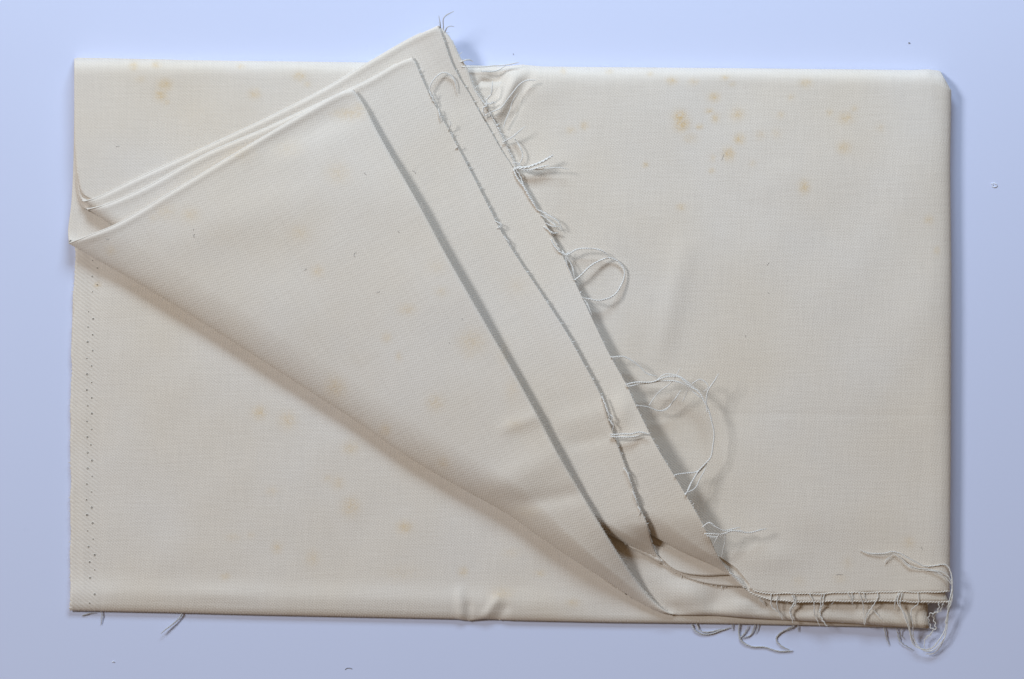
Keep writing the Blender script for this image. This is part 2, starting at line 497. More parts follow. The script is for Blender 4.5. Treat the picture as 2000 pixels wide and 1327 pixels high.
# --- bottom layer: two plies joined by the fold along the lower edge
def make_base():
    nx = 330
    # path across the fold: lower ply, bend, upper ply
    xl_pts = arr((148,130),(147,500),(141,640),(138,800),(138,1000),(137,1192))
    yb_pts = arr((137,1193),(300,1196),(500,1201),(700,1205),(890,1209),(918,1213),(946,1209),(1000,1212),(1200,1216),(1400,1218),(1600,1222),(1812,1227))
    x = 137 + (1812 - 137) * np.linspace(0, 1, nx)
    yb = np.interp(x, yb_pts[:, 0], yb_pts[:, 1])
    up_d = np.concatenate([np.linspace(0, 1, 26) ** 2 * 40, np.linspace(45, 1050, 200)])     # distance above the lower edge
    lo_d = np.concatenate([np.linspace(0, 1, 10)[1:] ** 2 * 18, np.linspace(26, 1080, 40)])
    def rows(dd):
        Y = yb[None, :] - dd[:, None]
        s = np.linspace(0, 1, nx)[None, :]
        x0 = np.interp(Y, xl_pts[:, 1], xl_pts[:, 0])
        # ragged selvage
        x0 = x0 + 1.3 * np.sin(Y * 0.9) * np.cos(Y * 0.23) + 0.8 * np.sin(Y * 0.061 + 1)
        X = x0 + (1812 - x0) * s
        return X, Y
    X, Y = rows(up_d)
    dd = np.tile(up_d[:, None], (1, nx))
    Z = 6 + 6.5 * bend(dd, 16)
    left = smooth(X, 137, 260)
    Z = Z - 4.0 * (1 - left) * smooth(dd, 0, 60) * 0.6
    Z = Z + (bump(X, dd, 650, 34, 1e4, 4.0, 24)) * bend(dd, 16) * (1 - smooth(X, 980, 1240))          # puffed rim along the fold
    Z = Z + bump(X, dd, 430, 40, 60, 1.2, 14)
    # small puckers at the fold
    Z = Z + ridge(X, Y, (900, 1212), (898, 1150), 8, 2.8) - ridge(X, Y, (918, 1214), (916, 1175), 8, 3.0)
    Z = Z + ridge(X, Y, (944, 1210), (975, 1165), 9, 3.8) - ridge(X, Y, (972, 1213), (992, 1180), 9, 2.4)
    Z = Z + waves(X, Y, 0.9, 90, 420, 3) * smooth(dd, 10, 120)
    Z = Z - 1.2 * np.exp(-((X - 195) / 2.6) ** 2) * 0.35 + 0.9 * np.exp(-((X - 163) / 9) ** 2) * smooth(dd, 20, 60)
    X2, Y2 = rows(lo_d)
    dl = np.tile(lo_d[:, None], (1, nx))
    Z2 = 6 - 5.4 * bend(dl, 12)
    P = np.concatenate([np.stack([X2, Y2, Z2], -1)[::-1], np.stack([X, Y, Z], -1)], 0)
    selv = 1 - smooth(P[..., 0], 190, 197)
    spots = np.concatenate([np.zeros_like(X2)[::-1], spot_field(X, Y, 'base')], 0)
    # rows run towards smaller y, columns to larger x: same handedness as the other sheets
    return shell('base_layer', P, 2.2, cloth, MAT, A_MAIN, spots, selv), (X, Y, Z)
base, base_grid = make_base()

# --- layer turned back on top (folded lower edge, so its free side is a rounded fold)
RCp = spline(RC, 110)
RAp = spline(RA, 110)
def tilt(X, Y):
    d = dist_to(X, Y, RCp)
    return 31 * smooth(Y, 330, 900) * (1 - np.clip(d / 230, 0, 1)) ** 1.2 * (1 - smooth(Y, 1000, 1130))
def zA(X, Y, s):
    dA = dist_to(X, Y, RAp)
    dF = dist_to(X, Y, spline(FA, 120))
    z = 47 + 21 * (1 - np.exp(-dF / 72.0)) + tilt(X, Y) * (1 - np.exp(-dF / 80.0)) + 13 * (1 - np.clip(dA / 260, 0, 1)) * smooth(Y, 170, 420)
    tip = smooth(Y - 0.25 * (X - 1300) * 0, 1010, 1196) * smooth(X, 1060, 1290)
    z = z * (1 - tip) + 28 * tip
    return z
G_A = [(146,150),(500,160),(1000,165),(1500,170),(1750,175),(1755,500),(1760,800),(1775,1000),(1815,1228)]
def modA(X, Y, s):
    z = waves(X, Y, 1.8, 130, 520, 21)
    z += ridge(X, Y, (520, 290), (700, 208), 26, -4)
    z += ridge(X, Y, (330, 470), (620, 380), 50, 3)
    z += ridge(X, Y, (880, 1010), (1100, 880), 34, 4) + ridge(X, Y, (1000, 990), (1150, 960), 18, -3)
    z += ridge(X, Y, (980, 840), (1060, 810), 14, 2.5)
    return z
def umodA(X, Y, s):
    z = bump(X, Y, 1340, 1164, 36, 7, 26) + bump(X, Y, 1395, 1176, 18, -3.5, 22) + bump(X, Y, 1447, 1186, 24, 5, 18)
    z += bump(X, Y, 1530, 1195, 24, -2.5, 20) + bump(X, Y, 1602, 1202, 26, 3, 20) + bump(X, Y, 1690, 1205, 20, 2.5, 24)
    z += ridge(X, Y, (1660, 1200), (1690, 1226), 7, -2.5) + ridge(X, Y, (1715, 1195), (1735, 1224), 8, 2.5)
    return z
layerA, gridA, lowA = flap_sheet('turned_back_layer', FA, LA, RA,
    [(134,476),(133,450),(139,400),(143,330),(146,150)],
    [(1314,1201),(1345,1202),(1400,1203),(1500,1210),(1640,1217),(1815,1229)],
    G_A, 300, 210, 70,
    zA, lambda s: 30 - 11 * smooth(s, 0.82, 1.0), lambda X, Y, s: 15.0 + 0 * X,
    lambda s: 66 - 46 * smooth(s, 0.78, 1.0), lambda s: 30 - 18 * smooth(s, 0.8, 1.0),
    8.0, 21, modA, umodA, bottom_round=13, edge_round=8, tight=0.78)

# --- second turned-back layer
def zB(X, Y, s):
    z = 53 + tilt(X, Y)
    d = dist_to(X, Y, spline(RB, 100))
    lift = smooth(Y, 250, 700) * (1 - smooth(Y, 1000, 1096)) * (1 - np.clip(d / 60, 0, 1))
    z = z + 5 * lift
    tip = smooth(Y, 1020, 1096) * smooth(X, 1150, 1285)
    return z * (1 - tip) + 34 * tip
def modB(X, Y, s):
    return waves(X, Y, 0.9, 120, 400, 22) * 0.8 + ridge(X, Y, (1090, 830), (1190, 800), 22, 2.0) - ridge(X, Y, (1110, 870), (1200, 850), 14, 1.5)
layerB, gridB, lowB = flap_sheet('turned_back_layer', FB, LB, RB,
    [(172,409),(158,398),(148,360),(146,300),(146,150)],
    [(1292,1096),(1310,1112),(1335,1126),(1370,1138),(1405,1144),(1460,1147),(1600,1146),(1790,1146)],
    [(146,150),(500,156),(1000,160),(1500,170),(1740,176),(1745,500),(1750,800),(1760,1000),(1790,1146)], 260, 200, 60,
    zB, lambda s: 38 - 8 * smooth(s, 0.85, 1.0), lambda X, Y, s: 24.0 + 0 * X,
    lambda s: 26 - 10 * smooth(s, 0.85, 1.0), lambda s: 18 - 6 * smooth(s, 0.85, 1.0), TH, 22, modB, None, stain='flap')

# --- third turned-back layer; its lower part shows as a lip along the right bottom edge
def zC(X, Y, s):
    d = dist_to(X, Y, spline(RC, 100))
    lift = smooth(Y, 700, 960) * (1 - smooth(Y, 1080, 1147)) * (1 - smooth(d, 0, 120))
    top = (1 - smooth(Y, 50, 220)) * (1 - smooth(d, 0, 80))
    z = 45 + tilt(X, Y) + 8 * lift + 14 * top
    tip = smooth(Y, 1075, 1147) * smooth(X, 1330, 1450)
    return z * (1 - tip) + 40 * tip
def modC(X, Y, s):
    z = waves(X, Y, 0.7, 120, 380, 23) * 0.6
    z += bump(X, Y, 1215, 800, 20, 4, 30) - bump(X, Y, 1205, 845, 16, 3, 14)
    return z
layerC, gridC, lowC = flap_sheet('turned_back_layer', FC, LC, RC,
    [(162,394),(156,385),(150,350),(147,300),(147,150)],
    [(1452,1147),(1470,1159),(1492,1169),(1530,1175),(1600,1176),(1700,1175),(1780,1176),(1853,1178)],
    [(147,150),(500,155),(1000,160),(1500,170),(1750,176),(1755,500),(1760,800),(1780,1000),(1853,1178)], 280, 220, 60,
    zC, lambda s: 37.5 + 0 * s, lambda X, Y, s: 30.5 + 2.0 * smooth(Y, 1120, 1150) - 16 * smooth(X, 1806, 1853) * (1 - 0.6 * smooth(Y, 1140, 1160)),
    lambda s: 15 + 25 * smooth(s, 0.7, 0.88) - 26 * smooth(s, 0.9, 1.0), lambda s: 12 + 0 * s, TH, 23, modC, None, stain='flap')

# --- top layer lying flat: the large right area and the upper left area
def make_top():
    nr, nc = 250, 390
    v = np.concatenate([np.linspace(0, 1, 30) ** 1.9 * 0.05, np.linspace(0.05, 1, nr - 29)[1:]])
    u = np.concatenate([np.linspace(0, 1, nc - 39)[:-1] * 0.94, 1 - 0.06 * (np.linspace(1, 0, 40) ** 1.9)])
    y0 = 122 + (1157 - 122) * v
    Fc = spline(FC, 200)
    left = np.concatenate([arr((145,100),(145,200),(146,290),(150,345),(157,382),(164,393)), Fc[8:] + arr(12, 0)])
    lx = np.interp(y0, left[:, 1], left[:, 0])
    rx = np.interp(y0, [118,150,300,500,900,1157], [1834,1858,1856,1858,1857,1855])
    # rounded upper right corner
    X = lx[:, None] + (rx - lx)[:, None] * u[None, :]
    yt = np.interp(X, [140,160,400,720,930,980,1020,1060,1400,1780,1812,1832,1846,1858], [114,115,118,122,128,130,126,130,133,137,135.5,138,144,150])
    yb = np.interp(X, [1380,1440,1470,1490,1520,1600,1700,1855], [1135,1142,1153,1158,1160,1159.5,1157,1156])
    Y = yt + (yb - yt) * v[:, None]
    dt = np.maximum(Y - yt, 0)
    dr = np.maximum(rx[:, None] - X, 0)
    a = (1 - np.clip(dt / 44, 0, 1)) ** 2.2; b = (1 - np.clip(dr / 44, 0, 1)) ** 1.4
    hgt = np.sqrt(np.clip(1 - a * a, 0, 1)) * np.sqrt(np.clip(1 - b * b, 0, 1))
    zc = 37.5
    zmin = 3.0 + 21.0 * smooth(b - a, -0.2, 0.5)
    Z = zmin + (zc - zmin) * hgt
    inside = smooth(dt, 0, 40) * smooth(dr, 0, 60)
    Z += waves(X, Y, 1.7, 140, 560, 31) * inside
    # crumple under the turned-back corner
    Z += ridge(X, Y, (1008, 150), (968, 232), 10, 8) - ridge(X, Y, (1038, 142), (985, 250), 9, 4) - ridge(X, Y, (975, 140), (940, 190), 16, 7)
    Z += bump(X, Y, 1060, 175, 40, 2.5, 30)
    Z += ridge(X, Y, (1338, 480), (1288, 700), 24, 2.8) + ridge(X, Y, (1470, 380), (1560, 330), 40, 1.5)
    Z += ridge(X, Y, (1420, 809), (1850, 812), 6, -0.35)
    Z += bump(X, Y, 1500, 1090, 60, 3, 26) + bump(X, Y, 1640, 1020, 90, 2.5, 50)
    Z += bump(X, Y, 1780, 330, 60, 2.5, 90) + bump(X, Y, 1800, 640, 50, 2, 100)
    # right border slightly dished at a few places
    Z += bump(X, Y, 300, 190, 90, -1.5, 50)
    P = np.stack([X, Y, Z], -1)
    # the fold along the right side turns under
    th_ = np.linspace(0, math.pi / 2, 11)[1:]
    ext = np.stack([P[:, -1:, 0] - 30 * (1 - np.cos(th_))[None, :], np.repeat(P[:, -1:, 1], 10, 1),
                    1.5 + (P[:, -1:, 2] - 1.5) * (1 - np.sin(th_))[None, :]], -1)
    PP = np.concatenate([P, ext], 1)
    spots = spot_field(PP[..., 0], PP[..., 1], 'top')
    return shell('top_layer', PP[::-1], TH, cloth, MAT, A_MAIN, spots[::-1], None), P
top, top_grid = make_top()

def strip(name, edge, inward, z, th, n=140, m=14, angle=A_FLAP):
    """narrow visible border of an inner ply: edge (x, y) and a shift inward"""
    e = spline(edge, n)
    t = np.linspace(0, 1, m)
    P = np.zeros((m, n, 3))
    for k in range(m):
        P[k, :, :2] = e + t[k] * np.array(inward)
        P[k, :, 2] = z(e, t[k])
    nrm = np.cross(np.gradient(P, axis=1), np.gradient(P, axis=0))[m // 2, n // 2, 2]
    if nrm > 0: P = P[:, ::-1]
    return shell(name, P, th, cloth, MAT, angle)
# inner ply of the third layer, peeping out along its frayed side near the raised corner
inner_edge = [(858,51),(881,77),(899,113),(913,136),(928,174),(946,203),(965,235),(983,271),(996,298),(1010,330)]
strip('inner_ply', inner_edge, (-70, 30), lambda e, t: 44 + 11 * (1 - smooth(e[:, 1], 50, 220)) - 1.5 - 13 * t, 2.6)
# inner ply of the second layer
strip('inner_ply', [(1306,1104),(1320,1114),(1340,1121),(1375,1125),(1410,1124),(1450,1122),(1600,1122)], (-54, -54),
      lambda e, t: 31.5 - 1.5 * t + 0 * e[:, 0], 2.6, angle=A_MAIN)

# ------------------------------------------------------------------ yarns
def yarn_paths(pts, r=1.25, pitch=7.5, seed=0, crinkle=0.0, taper=True):
    """two strands twisted round each other along a smoothed path"""
    rr = np.random.default_rng(seed)
    P0 = np.asarray(pts, float)
    L = np.linalg.norm(np.diff(P0, axis=0), axis=1).sum()
    n = max(12, int(L / pitch * 6))
    c = spline(P0, n)
    s = np.linspace(0, L, n)
    T = np.gradient(c, axis=0); T /= np.maximum(np.linalg.norm(T, axis=1, keepdims=True), 1e-9)
    up = np.tile(np.array([0.1, 0.15, 1.0]), (n, 1))
    Nn = np.cross(T, up); Nn /= np.maximum(np.linalg.norm(Nn, axis=1, keepdims=True), 1e-9)
    B = np.cross(T, Nn)
    wob = 0.7 * np.sin(s / 17 + rr.uniform(0, 6)) + 0.5 * np.sin(s / 7.3 + rr.uniform(0, 6))
    c = c + Nn * wob[:, None] * np.minimum(s / 10, 1)[:, None]
    if crinkle:
        c = c + Nn * (crinkle * np.sin(s * 2 * math.pi / 9.5 + rr.uniform(0, 6)) * np.minimum(s / 8, 1))[:, None]
    ph = s * 2 * math.pi / (pitch * 2) + rr.uniform(0, 6)
    out = []
    rad = np.full(n, r)
    if taper:
        rad = r * (0.45 + 0.55 * np.minimum((L - s) / 14, 1))
    for k in (0, math.pi):
        off = Nn * np.cos(ph + k)[:, None] + B * np.sin(ph + k)[:, None]
        out.append((c + off * (r * 0.85), rad))
    # stray fibres that leave the twist
    for _ in range(int(rr.integers(1, 4))):
        i0 = int(rr.integers(0, max(1, n // 2))); i1 = min(n, i0 + int(rr.integers(8, max(9, n // 2 + 4))))
        if i1 - i0 < 6: continue
        ss = s[i0:i1]
        k1, k2 = rr.uniform(8, 26), rr.uniform(8, 26)
        amp = rr.uniform(1.0, 3.2) * np.sin(np.linspace(0, math.pi * 0.8, i1 - i0))
        dv = Nn[i0:i1] * (amp * np.sin(ss / k1 + rr.uniform(0, 6)))[:, None] + np.array([0, 0, 1.0]) * (np.abs(amp) * 0.4)[:, None]
        out.append((c[i0:i1] + dv, 0.3))
    return out

def thread(pts, z, parent, mat=None, r=1.25, crinkle=0.0, seed=None, name='loose_thread', double=False, lift=0.0):
    seed = seed if seed is not None else random.randrange(10 ** 6)
    P = np.asarray(pts, float)
    d = np.concatenate([[0], np.cumsum(np.linalg.norm(np.diff(P, axis=0), axis=1))]); d /= d[-1]
    zz = np.interp(d, np.linspace(0, 1, len(z)), z)
    if lift:
        zz = zz + tilt(P[:, 0], P[:, 1]) * np.exp(-dist_to(P[:, 0], P[:, 1], RCp) / lift)
    P3 = np.column_stack([P, zz])
    r = r * 0.75
    paths = yarn_paths(P3, r, 6.4 * r / 1.25, seed, crinkle)
    if double:
        paths += yarn_paths(P3 + np.array([0.5, 4.2, 0.6]), r, 6.4 * r / 1.25, seed + 1, crinkle)
    me = tube_mesh(paths, name)
    return new_object(name, me, parent, mat or YARN)

ZT = 37.5
# threads of the third layer's frayed side
TC = [
 ([(866,58),(866,37),(872,29),(886,22)], [52,60,64,62], YARN_GREY, .9, 0),
 ([(860,56),(860,44),(858,31)], [52,58,60], YARN_GREY, .9, 0),
 ([(868,64),(873,54),(880,51),(887,52)], [52,58,60,58], YARN_GREY, .9, 0),
 ([(900,122),(908,118),(917,116),(925,120)], [48,54,52,46], None, 1.1, 0),
 ([(902,131),(937,130),(974,129),(994,126),(1014,122)], [48,46,42,40,40], None, 1.1, 0),
 ([(940,140),(956,140),(974,136),(986,129)], [46,46,44,42], None, 1.1, 0),
 ([(946,204),(956,204),(968,201)], [47,52,50], None, 1.2, .5),
 ([(948,198),(960,185),(961,167),(962,158)], [47,54,58,56], None, 1.0, .5),
 ([(944,228),(965,217),(978,210),(992,194),(1014,167),(1030,158),(1047,156)], [47,52,56,60,60,56,52], None, .9, 0),
 ([(946,226),(943,212),(950,204),(946,192)], [48,52,52,50], None, 1.1, .8),
 ([(983,250),(994,221),(1001,199),(1012,180)], [45,48,50,46], None, .7, 0),
 ([(981,279),(1001,267),(1014,258),(1027,248)], [46,52,58,58], None, .9, 0),
 ([(1003,329),(1032,332),(1050,328),(1072,322)], [47,54,60,60], None, 1.35, 0),
 ([(1003,330),(1030,330),(1060,331),(1087,328),(1111,332)], [47,52,56,60,58], None, .8, 0),
 ([(1010,327),(1032,326),(1053,319),(1071,310),(1081,305)], [48,56,60,62,64], None, 2.0, 0),
 ([(1005,271),(1017,289),(1020,304),(1014,319),(1004,327)], [44,47,48,47,47], None, .9, 0),
 ([(1000,320),(1008,318),(1016,324),(1022,334)], [47,51,50,46], None, .9, .5),
 ([(1003,331),(1013,352),(1026,371),(1038,390),(1050,411)], [48,49,49,49,47], None, 1.5, 0),
 ([(1006,330),(1018,350),(1024,366),(1034,386),(1046,402)], [50,47,50,47,49], None, 1.1, .6),
 ([(1050,410),(1068,419),(1087,431),(1098,449)], [47,50,52,50], None, 1.1, .4),
 ([(1056,420),(1070,428),(1084,440),(1092,452)], [47,48,50,46], None, .9, .4),
 ([(1062,443),(1072,450),(1080,455),(1091,455)], [46,48,50,46], None, 1.1, .4),
 ([(1066,436),(1078,442),(1094,442)], [46,50,50], None, .9, 0),
 ([(1076,468),(1082,480),(1093,491),(1105,496),(1112,490)], [46,47,48,48,46], None, 1.2, 0),
 ([(1098,490),(1105,497),(1129,488),(1153,486),(1177,491),(1190,501)], [46,50,55,57,57,52], None, 1.2, 0),
 ([(1122,548),(1141,531),(1165,513),(1189,505),(1207,510),(1219,525),(1218,546),(1207,567),(1192,581),(1171,588),(1153,585),(1137,583)],
      [46,52,54,50,46,44,44,46,50,54,52,46], None, 1.3, 0),
 ([(1104,498),(1108,518),(1121,547)], [47,46,46], None, .8, 0),
 ([(1106,500),(1116,520),(1124,544)], [47,46,46], None, .8, 0),
 ([(1142,586),(1149,600),(1157,616)], [46,46,46], None, .9, 0),
 ([(1193,698),(1217,698),(1239,707),(1252,718),(1262,729),(1284,735)], [47,54,56,54,52,54], None, 1.1, 0),
 ([(1222,752),(1249,747),(1275,746),(1302,736),(1328,739),(1344,752),(1365,766),(1378,787),(1386,810),(1393,839),(1394,866),(1389,892),(1378,906),(1360,925),(1340,967)],
      [50,60,66,70,72,74,76,76,74,72,70,68,64,60,54], None, 1.2, 0),
 ([(1224,755),(1254,750),(1289,746),(1318,744),(1340,753),(1362,772),(1380,792),(1390,820)], [50,58,64,68,70,72,72,72], None, 1.1, 0),
 ([(1284,742),(1302,731),(1322,733),(1346,748),(1356,756)], [64,68,70,72,72], None, .9, 0),
 ([(1352,750),(1365,742),(1378,747),(1384,758),(1374,766)], [74,78,80,80,76], None, .9, 0),
 ([(1381,806),(1381,771),(1384,760),(1397,742),(1403,730)], [74,80,82,84,86], None, 1.1, 0),
 ([(1243,792),(1268,796),(1289,802),(1305,797),(1318,781),(1331,763)], [52,52,50,54,62,68], None, 1.0, 0),
 ([(1268,792),(1283,771),(1302,755),(1316,740),(1329,720)], [44,52,62,68,70], None, .75, 0),
 ([(1333,785),(1340,770),(1345,754)], [56,64,70], None, .7, 0),
 ([(1317,929),(1339,924),(1360,922),(1374,912)], [58,60,62,64], None, 1.2, 0),
 ([(1339,967),(1352,942),(1368,920),(1381,905)], [58,60,62,64], None, .9, 0),
 ([(1337,966),(1358,952),(1365,940),(1381,909)], [58,60,62,64], None, .9, 0),
 ([(1372,1030),(1385,1022),(1397,1030),(1412,1036),(1446,1030)], [60,70,70,68,64], None, 1.15, 0),
 ([(1376,1043),(1408,1043),(1427,1037),(1464,1041),(1497,1033)], [60,66,70,66,62], None, 1.15, 0),
 ([(1380,1047),(1406,1047),(1424,1040),(1450,1036)], [60,64,68,66], None, .9, 0),
 ([(1417,1040),(1416,1060),(1408,1089)], [68,62,52], None, .8, 0),
 ([(1405,1044),(1400,1053),(1392,1066)], [66,62,54], None, .8, 0),
 ([(1425,1119),(1437,1127),(1447,1138),(1452,1142)], [50,46,44,42], None, 1.2, 0),
]
for p, z, m, r, c in TC:
    thread(p, z, layerC, m, r, c, lift=60.0)

# threads of the second layer's frayed side
TB = [
 ([(838,176),(845,158),(854,147),(865,142),(879,147),(888,158),(892,182)], [56,60,60,58,56,54,51], None, .9, 0),
 ([(838,176),(846,192),(852,206)], [56,57,55], None, 1.1, .6),
 ([(846,190),(848,184),(846,178)], [56,57,58], None, .9, 0),
 ([(856,212),(860,226),(860,238)], [56,58,56], None, 1.0, .4),
 ([(876,254),(880,244),(878,236)], [55,60,62], None, .9, 0),
 ([(890,290),(896,284),(893,280)], [55,58,60], None, .9, 0),
 ([(966,432),(978,440),(968,448)], [55,58,55], None, .9, 0),
 ([(984,462),(995,474),(992,482)], [55,58,55], None, .9, .4),
 ([(1176,774),(1182,790),(1188,806),(1190,818)], [62,64,66,64], None, 1.2, .6),
 ([(1188,806),(1196,816),(1192,826)], [62,64,60], None, 1.0, .4),
 ([(1188,818),(1198,832),(1196,842)], [62,64,60], None, 1.0, .3),
 ([(1192,849),(1210,848),(1230,848),(1249,845),(1268,850)], [62,64,64,60,60], None, 1.3, 0),
 ([(1192,853),(1208,854),(1232,853),(1250,850)], [62,64,63,60], None, 1.2, 0),
 ([(1218,914),(1226,926),(1231,940),(1234,948)], [62,64,64,62], None, 1.1, .4),
 ([(1236,960),(1243,975),(1244,988)], [62,63,60], None, 1.0, .5),
 ([(1246,990),(1250,998),(1247,1006)], [60,62,60], None, .9, 0),
]
for p, z, m, r, c in TB:
    thread(p, z, layerB, m, r, c, lift=1e6)

# threads along the lower right lip and round the lower right corner
TL = [
 ([(1484,1170),(1490,1178),(1494,1184)], [34,30,26], None, 1.1, .3),
 ([(1506,1161),(1508,1184),(1520,1198),(1529,1211)], [39,35,30,28], None, 1.1, .4),
 ([(1519,1164),(1519,1190),(1528,1204)], [39,35,29], None, 1.0, .4),
 ([(1547,1163),(1551,1178),(1543,1194),(1550,1217)], [39,36,30,26], None, 1.2, .6),
 ([(1551,1163),(1554,1180),(1546,1196),(1552,1212)], [39,36,30,26], None, 1.0, .4),
 ([(1581,1160),(1590,1178),(1593,1206),(1600,1223)], [39,36,30,26], None, 1.1, .5),
 ([(1610,1160),(1608,1180),(1602,1197),(1608,1212),(1615,1224)], [39,36,30,28,26], None, 1.2, .5),
 ([(1605,1160),(1604,1180),(1600,1196),(1604,1208)], [39,36,30,28], None, .9, .3),
 ([(1656,1158),(1664,1174),(1667,1188)], [39,37,28], None, .9, .3),
 ([(1664,1158),(1666,1172),(1665,1180)], [39,37,34], None, .9, .3),
 ([(1678,1158),(1685,1180),(1687,1200),(1687,1220)], [39,37,30,28], None, 1.0, .3),
 ([(1687,1158),(1691,1170),(1696,1177)], [39,37,36], None, 1.0, .3),
 ([(1714,1158),(1715,1168),(1706,1183),(1694,1202),(1688,1221)], [39,38,34,30,28], None, 1.2, .5),
 ([(1704,1188),(1713,1200),(1721,1210)], [30,28,28], None, .7, .3),
 ([(1755,1158),(1748,1178),(1748,1192)], [39,37,30], None, 1.1, .3),
 ([(1793,1158),(1794,1178),(1781,1192),(1782,1219),(1784,1245),(1787,1263)], [39,38,34,30,18,10], None, 1.1, .3),
 ([(1758,1158),(1754,1178),(1763,1196),(1771,1217),(1778,1239),(1785,1258),(1797,1267),(1819,1267),(1836,1250),(1845,1230),(1849,1211),(1855,1181),(1860,1148),(1857,1118),(1848,1105),(1828,1105),(1804,1105),(1782,1094),(1754,1081),(1741,1078),(1728,1081),(1702,1081),(1680,1074)],
      [39,38,34,30,20,14,12,12,14,18,24,32,36,36,36,38,40,42,43,43,42,41,40], None, 1.2, .2),
 ([(1762,1158),(1757,1180),(1768,1200),(1776,1222),(1783,1244),(1792,1262),(1806,1271),(1824,1270),(1840,1252),(1849,1228),(1852,1204),(1857,1176),(1860,1150),(1858,1136),(1845,1120),(1819,1112),(1793,1111),(1776,1105),(1760,1092),(1746,1081)],
      [39,38,35,30,20,14,12,12,16,20,26,32,36,37,38,40,40,41,42,42], None, 1.1, .2),
 ([(1859,1142),(1845,1128),(1826,1116),(1806,1113)], [38,41,42,41], None, 1.0, .2),
 ([(1846,1218),(1852,1190),(1858,1160),(1860,1140)], [22,30,36,37], None, 1.3, .2),
 ([(1808,1278),(1825,1276),(1838,1263),(1843,1248),(1845,1236)], [8,8,10,14,18], None, .9, .3),
 ([(1762,1096),(1774,1106),(1790,1109)], [42,42,41], None, .8, 0),
 ([(1728,1101),(1732,1092),(1744,1083)], [40,42,43], None, .7, 0),
 ([(1834,1178),(1830,1196),(1817,1200),(1814,1213),(1821,1228),(1826,1228),(1822,1200)], [32,28,24,20,18,18,20], None, 1.1, .9),
 ([(1841,1180),(1838,1192),(1829,1198),(1824,1206)], [32,28,24,22], None, .9, .7),
 ([(1824,1229),(1817,1240),(1808,1248),(1805,1266)], [18,14,12,10], None, 1.1, .7),
 ([(1766,1200),(1775,1222),(1782,1248),(1788,1260)], [32,28,16,12], None, 1.2, .3),
]
for p, z, m, r, c in TL:
    thread(p, z, layerC, m, r * random.uniform(0.6, 0.95), c * random.uniform(0.5, 1.8))
# grey threads from the underside, lying on the table
TBASE = [
 ([(1726,1226),(1732,1248),(1737,1261)], [6,4,2], YARN_GREY, .9, .3),
 ([(1750,1228),(1758,1252),(1770,1262),(1784,1270)], [6,4,3,2], YARN_GREY, .8, .5),
 ([(1762,1226),(1760,1240),(1768,1250)], [6,4,3], YARN_GREY, .6, .6),
 ([(1351,1220),(1358,1232),(1370,1238),(1392,1238),(1410,1232),(1426,1226)], [4,3,2,2,2,2], YARN_GREY, 1.2, 0),
 ([(1360,1218),(1368,1232),(1386,1234),(1412,1230)], [4,3,2,2], YARN_GREY, 1.1, .3),
 ([(1430,1219),(1431,1232)], [4,2], YARN_GREY, .9, .3),
 ([(1444,1219),(1446,1250),(1467,1263),(1496,1265),(1525,1272),(1549,1272)], [4,3,2,2,2,2], YARN_GREY, 1.2, .2),
 ([(1552,1222),(1526,1236),(1517,1249),(1525,1262),(1542,1271)], [5,3,2,2,2], YARN_GREY, 1.2, .3),
 ([(1446,1246),(1454,1238),(1461,1222)], [3,3,4], YARN_GREY, 1.0, .2),
 ([(1475,1220),(1467,1239),(1450,1248)], [4,3,2], YARN_GREY, 1.0, .2),
 ([(1481,1220),(1475,1238)], [4,3], YARN_GREY, .8, .2),
 ([(1559,1222),(1560,1234)], [4,3], YARN_GREY, .8, .2),
 ([(195,1190),(199,1202),(197,1221)], [5,3,2], YARN_GREY, .8, .2),
 ([(357,1194),(350,1208),(335,1222),(314,1238)], [5,5,6,9], YARN_GREY, 1.0, 0),
 ([(355,1194),(354,1204),(346,1210)], [5,4,4], YARN_GREY, .7, 0),
 ([(160,1203),(172,1199),(186,1196)], [2,3,4], YARN_GREY, .7, 0),
]
for p, z, m, r, c in TBASE:
    thread(p, z, base, m, r, c)

# ------------------------------------------------------------------ edges: cords along the selvages and short frayed ends
def cord(pts3, r, parent, name='selvage_cord', seed=1):
    me = tube_mesh(yarn_paths(pts3, r, 5.5, seed, 0, taper=False), name)
    return new_object(name, me, parent, CORD)

def edge_of(grid, which):
    return grid[:, 0, :] if which == 'L' else grid[:, -1, :]
def thin(e, step=6):
    keep = [0]
    for i in range(1, len(e)):
        if np.linalg.norm(e[i] - e[keep[-1]]) > step: keep.append(i)
    return e[keep]

def rim_tube(low, grid, k, th, r, parent, seed):
    """thickened selvage rim: comes down the flat part, turns the corner and runs up the turned-back part"""
    lo = low[k:0:-1, 0, :] + arr(0.5, 0, th - 0.8)
    up = grid[:, 0, :] + arr(0, 0, -r + 0.9)
    e = thin(np.vstack([lo, up]), 7)[:-3]
    e = spline(e, int(np.linalg.norm(np.diff(e, axis=0), axis=1).sum() / 1.6))
    rr = np.random.default_rng(seed)
    sarc = np.arange(len(e)) * 1.6
    rad = r * (1 + 0.10 * np.sin(sarc * 2 * math.pi / 5.2) + 0.08 * np.sin(sarc / 23 + rr.uniform(0, 6)))
    return new_object('selvage_rim', tube_mesh([(e, rad)], 'selvage_rim', 8), parent, CORD)
rim_tube(lowC, gridC, 5, TH, 1.4, layerC, 2)
rim_tube(lowB, gridB, 5, TH, 1.4, layerB, 3)
rim_tube(lowA, gridA, 1, 8.0, 1.3, layerA, 5)
# twisted lip along the lower right edges
bl = thin(lowC[:, -1, :], 10)
cord(bl + arr(0, -1, 1.6), 1.35, layerC, 'edge_cord', 6)
bt = top_grid[-1]
bt = thin(bt[bt[:, 0] > 1470], 10)
cord(bt + arr(0, 0, -0.8), 1.2, top, 'edge_cord', 7)

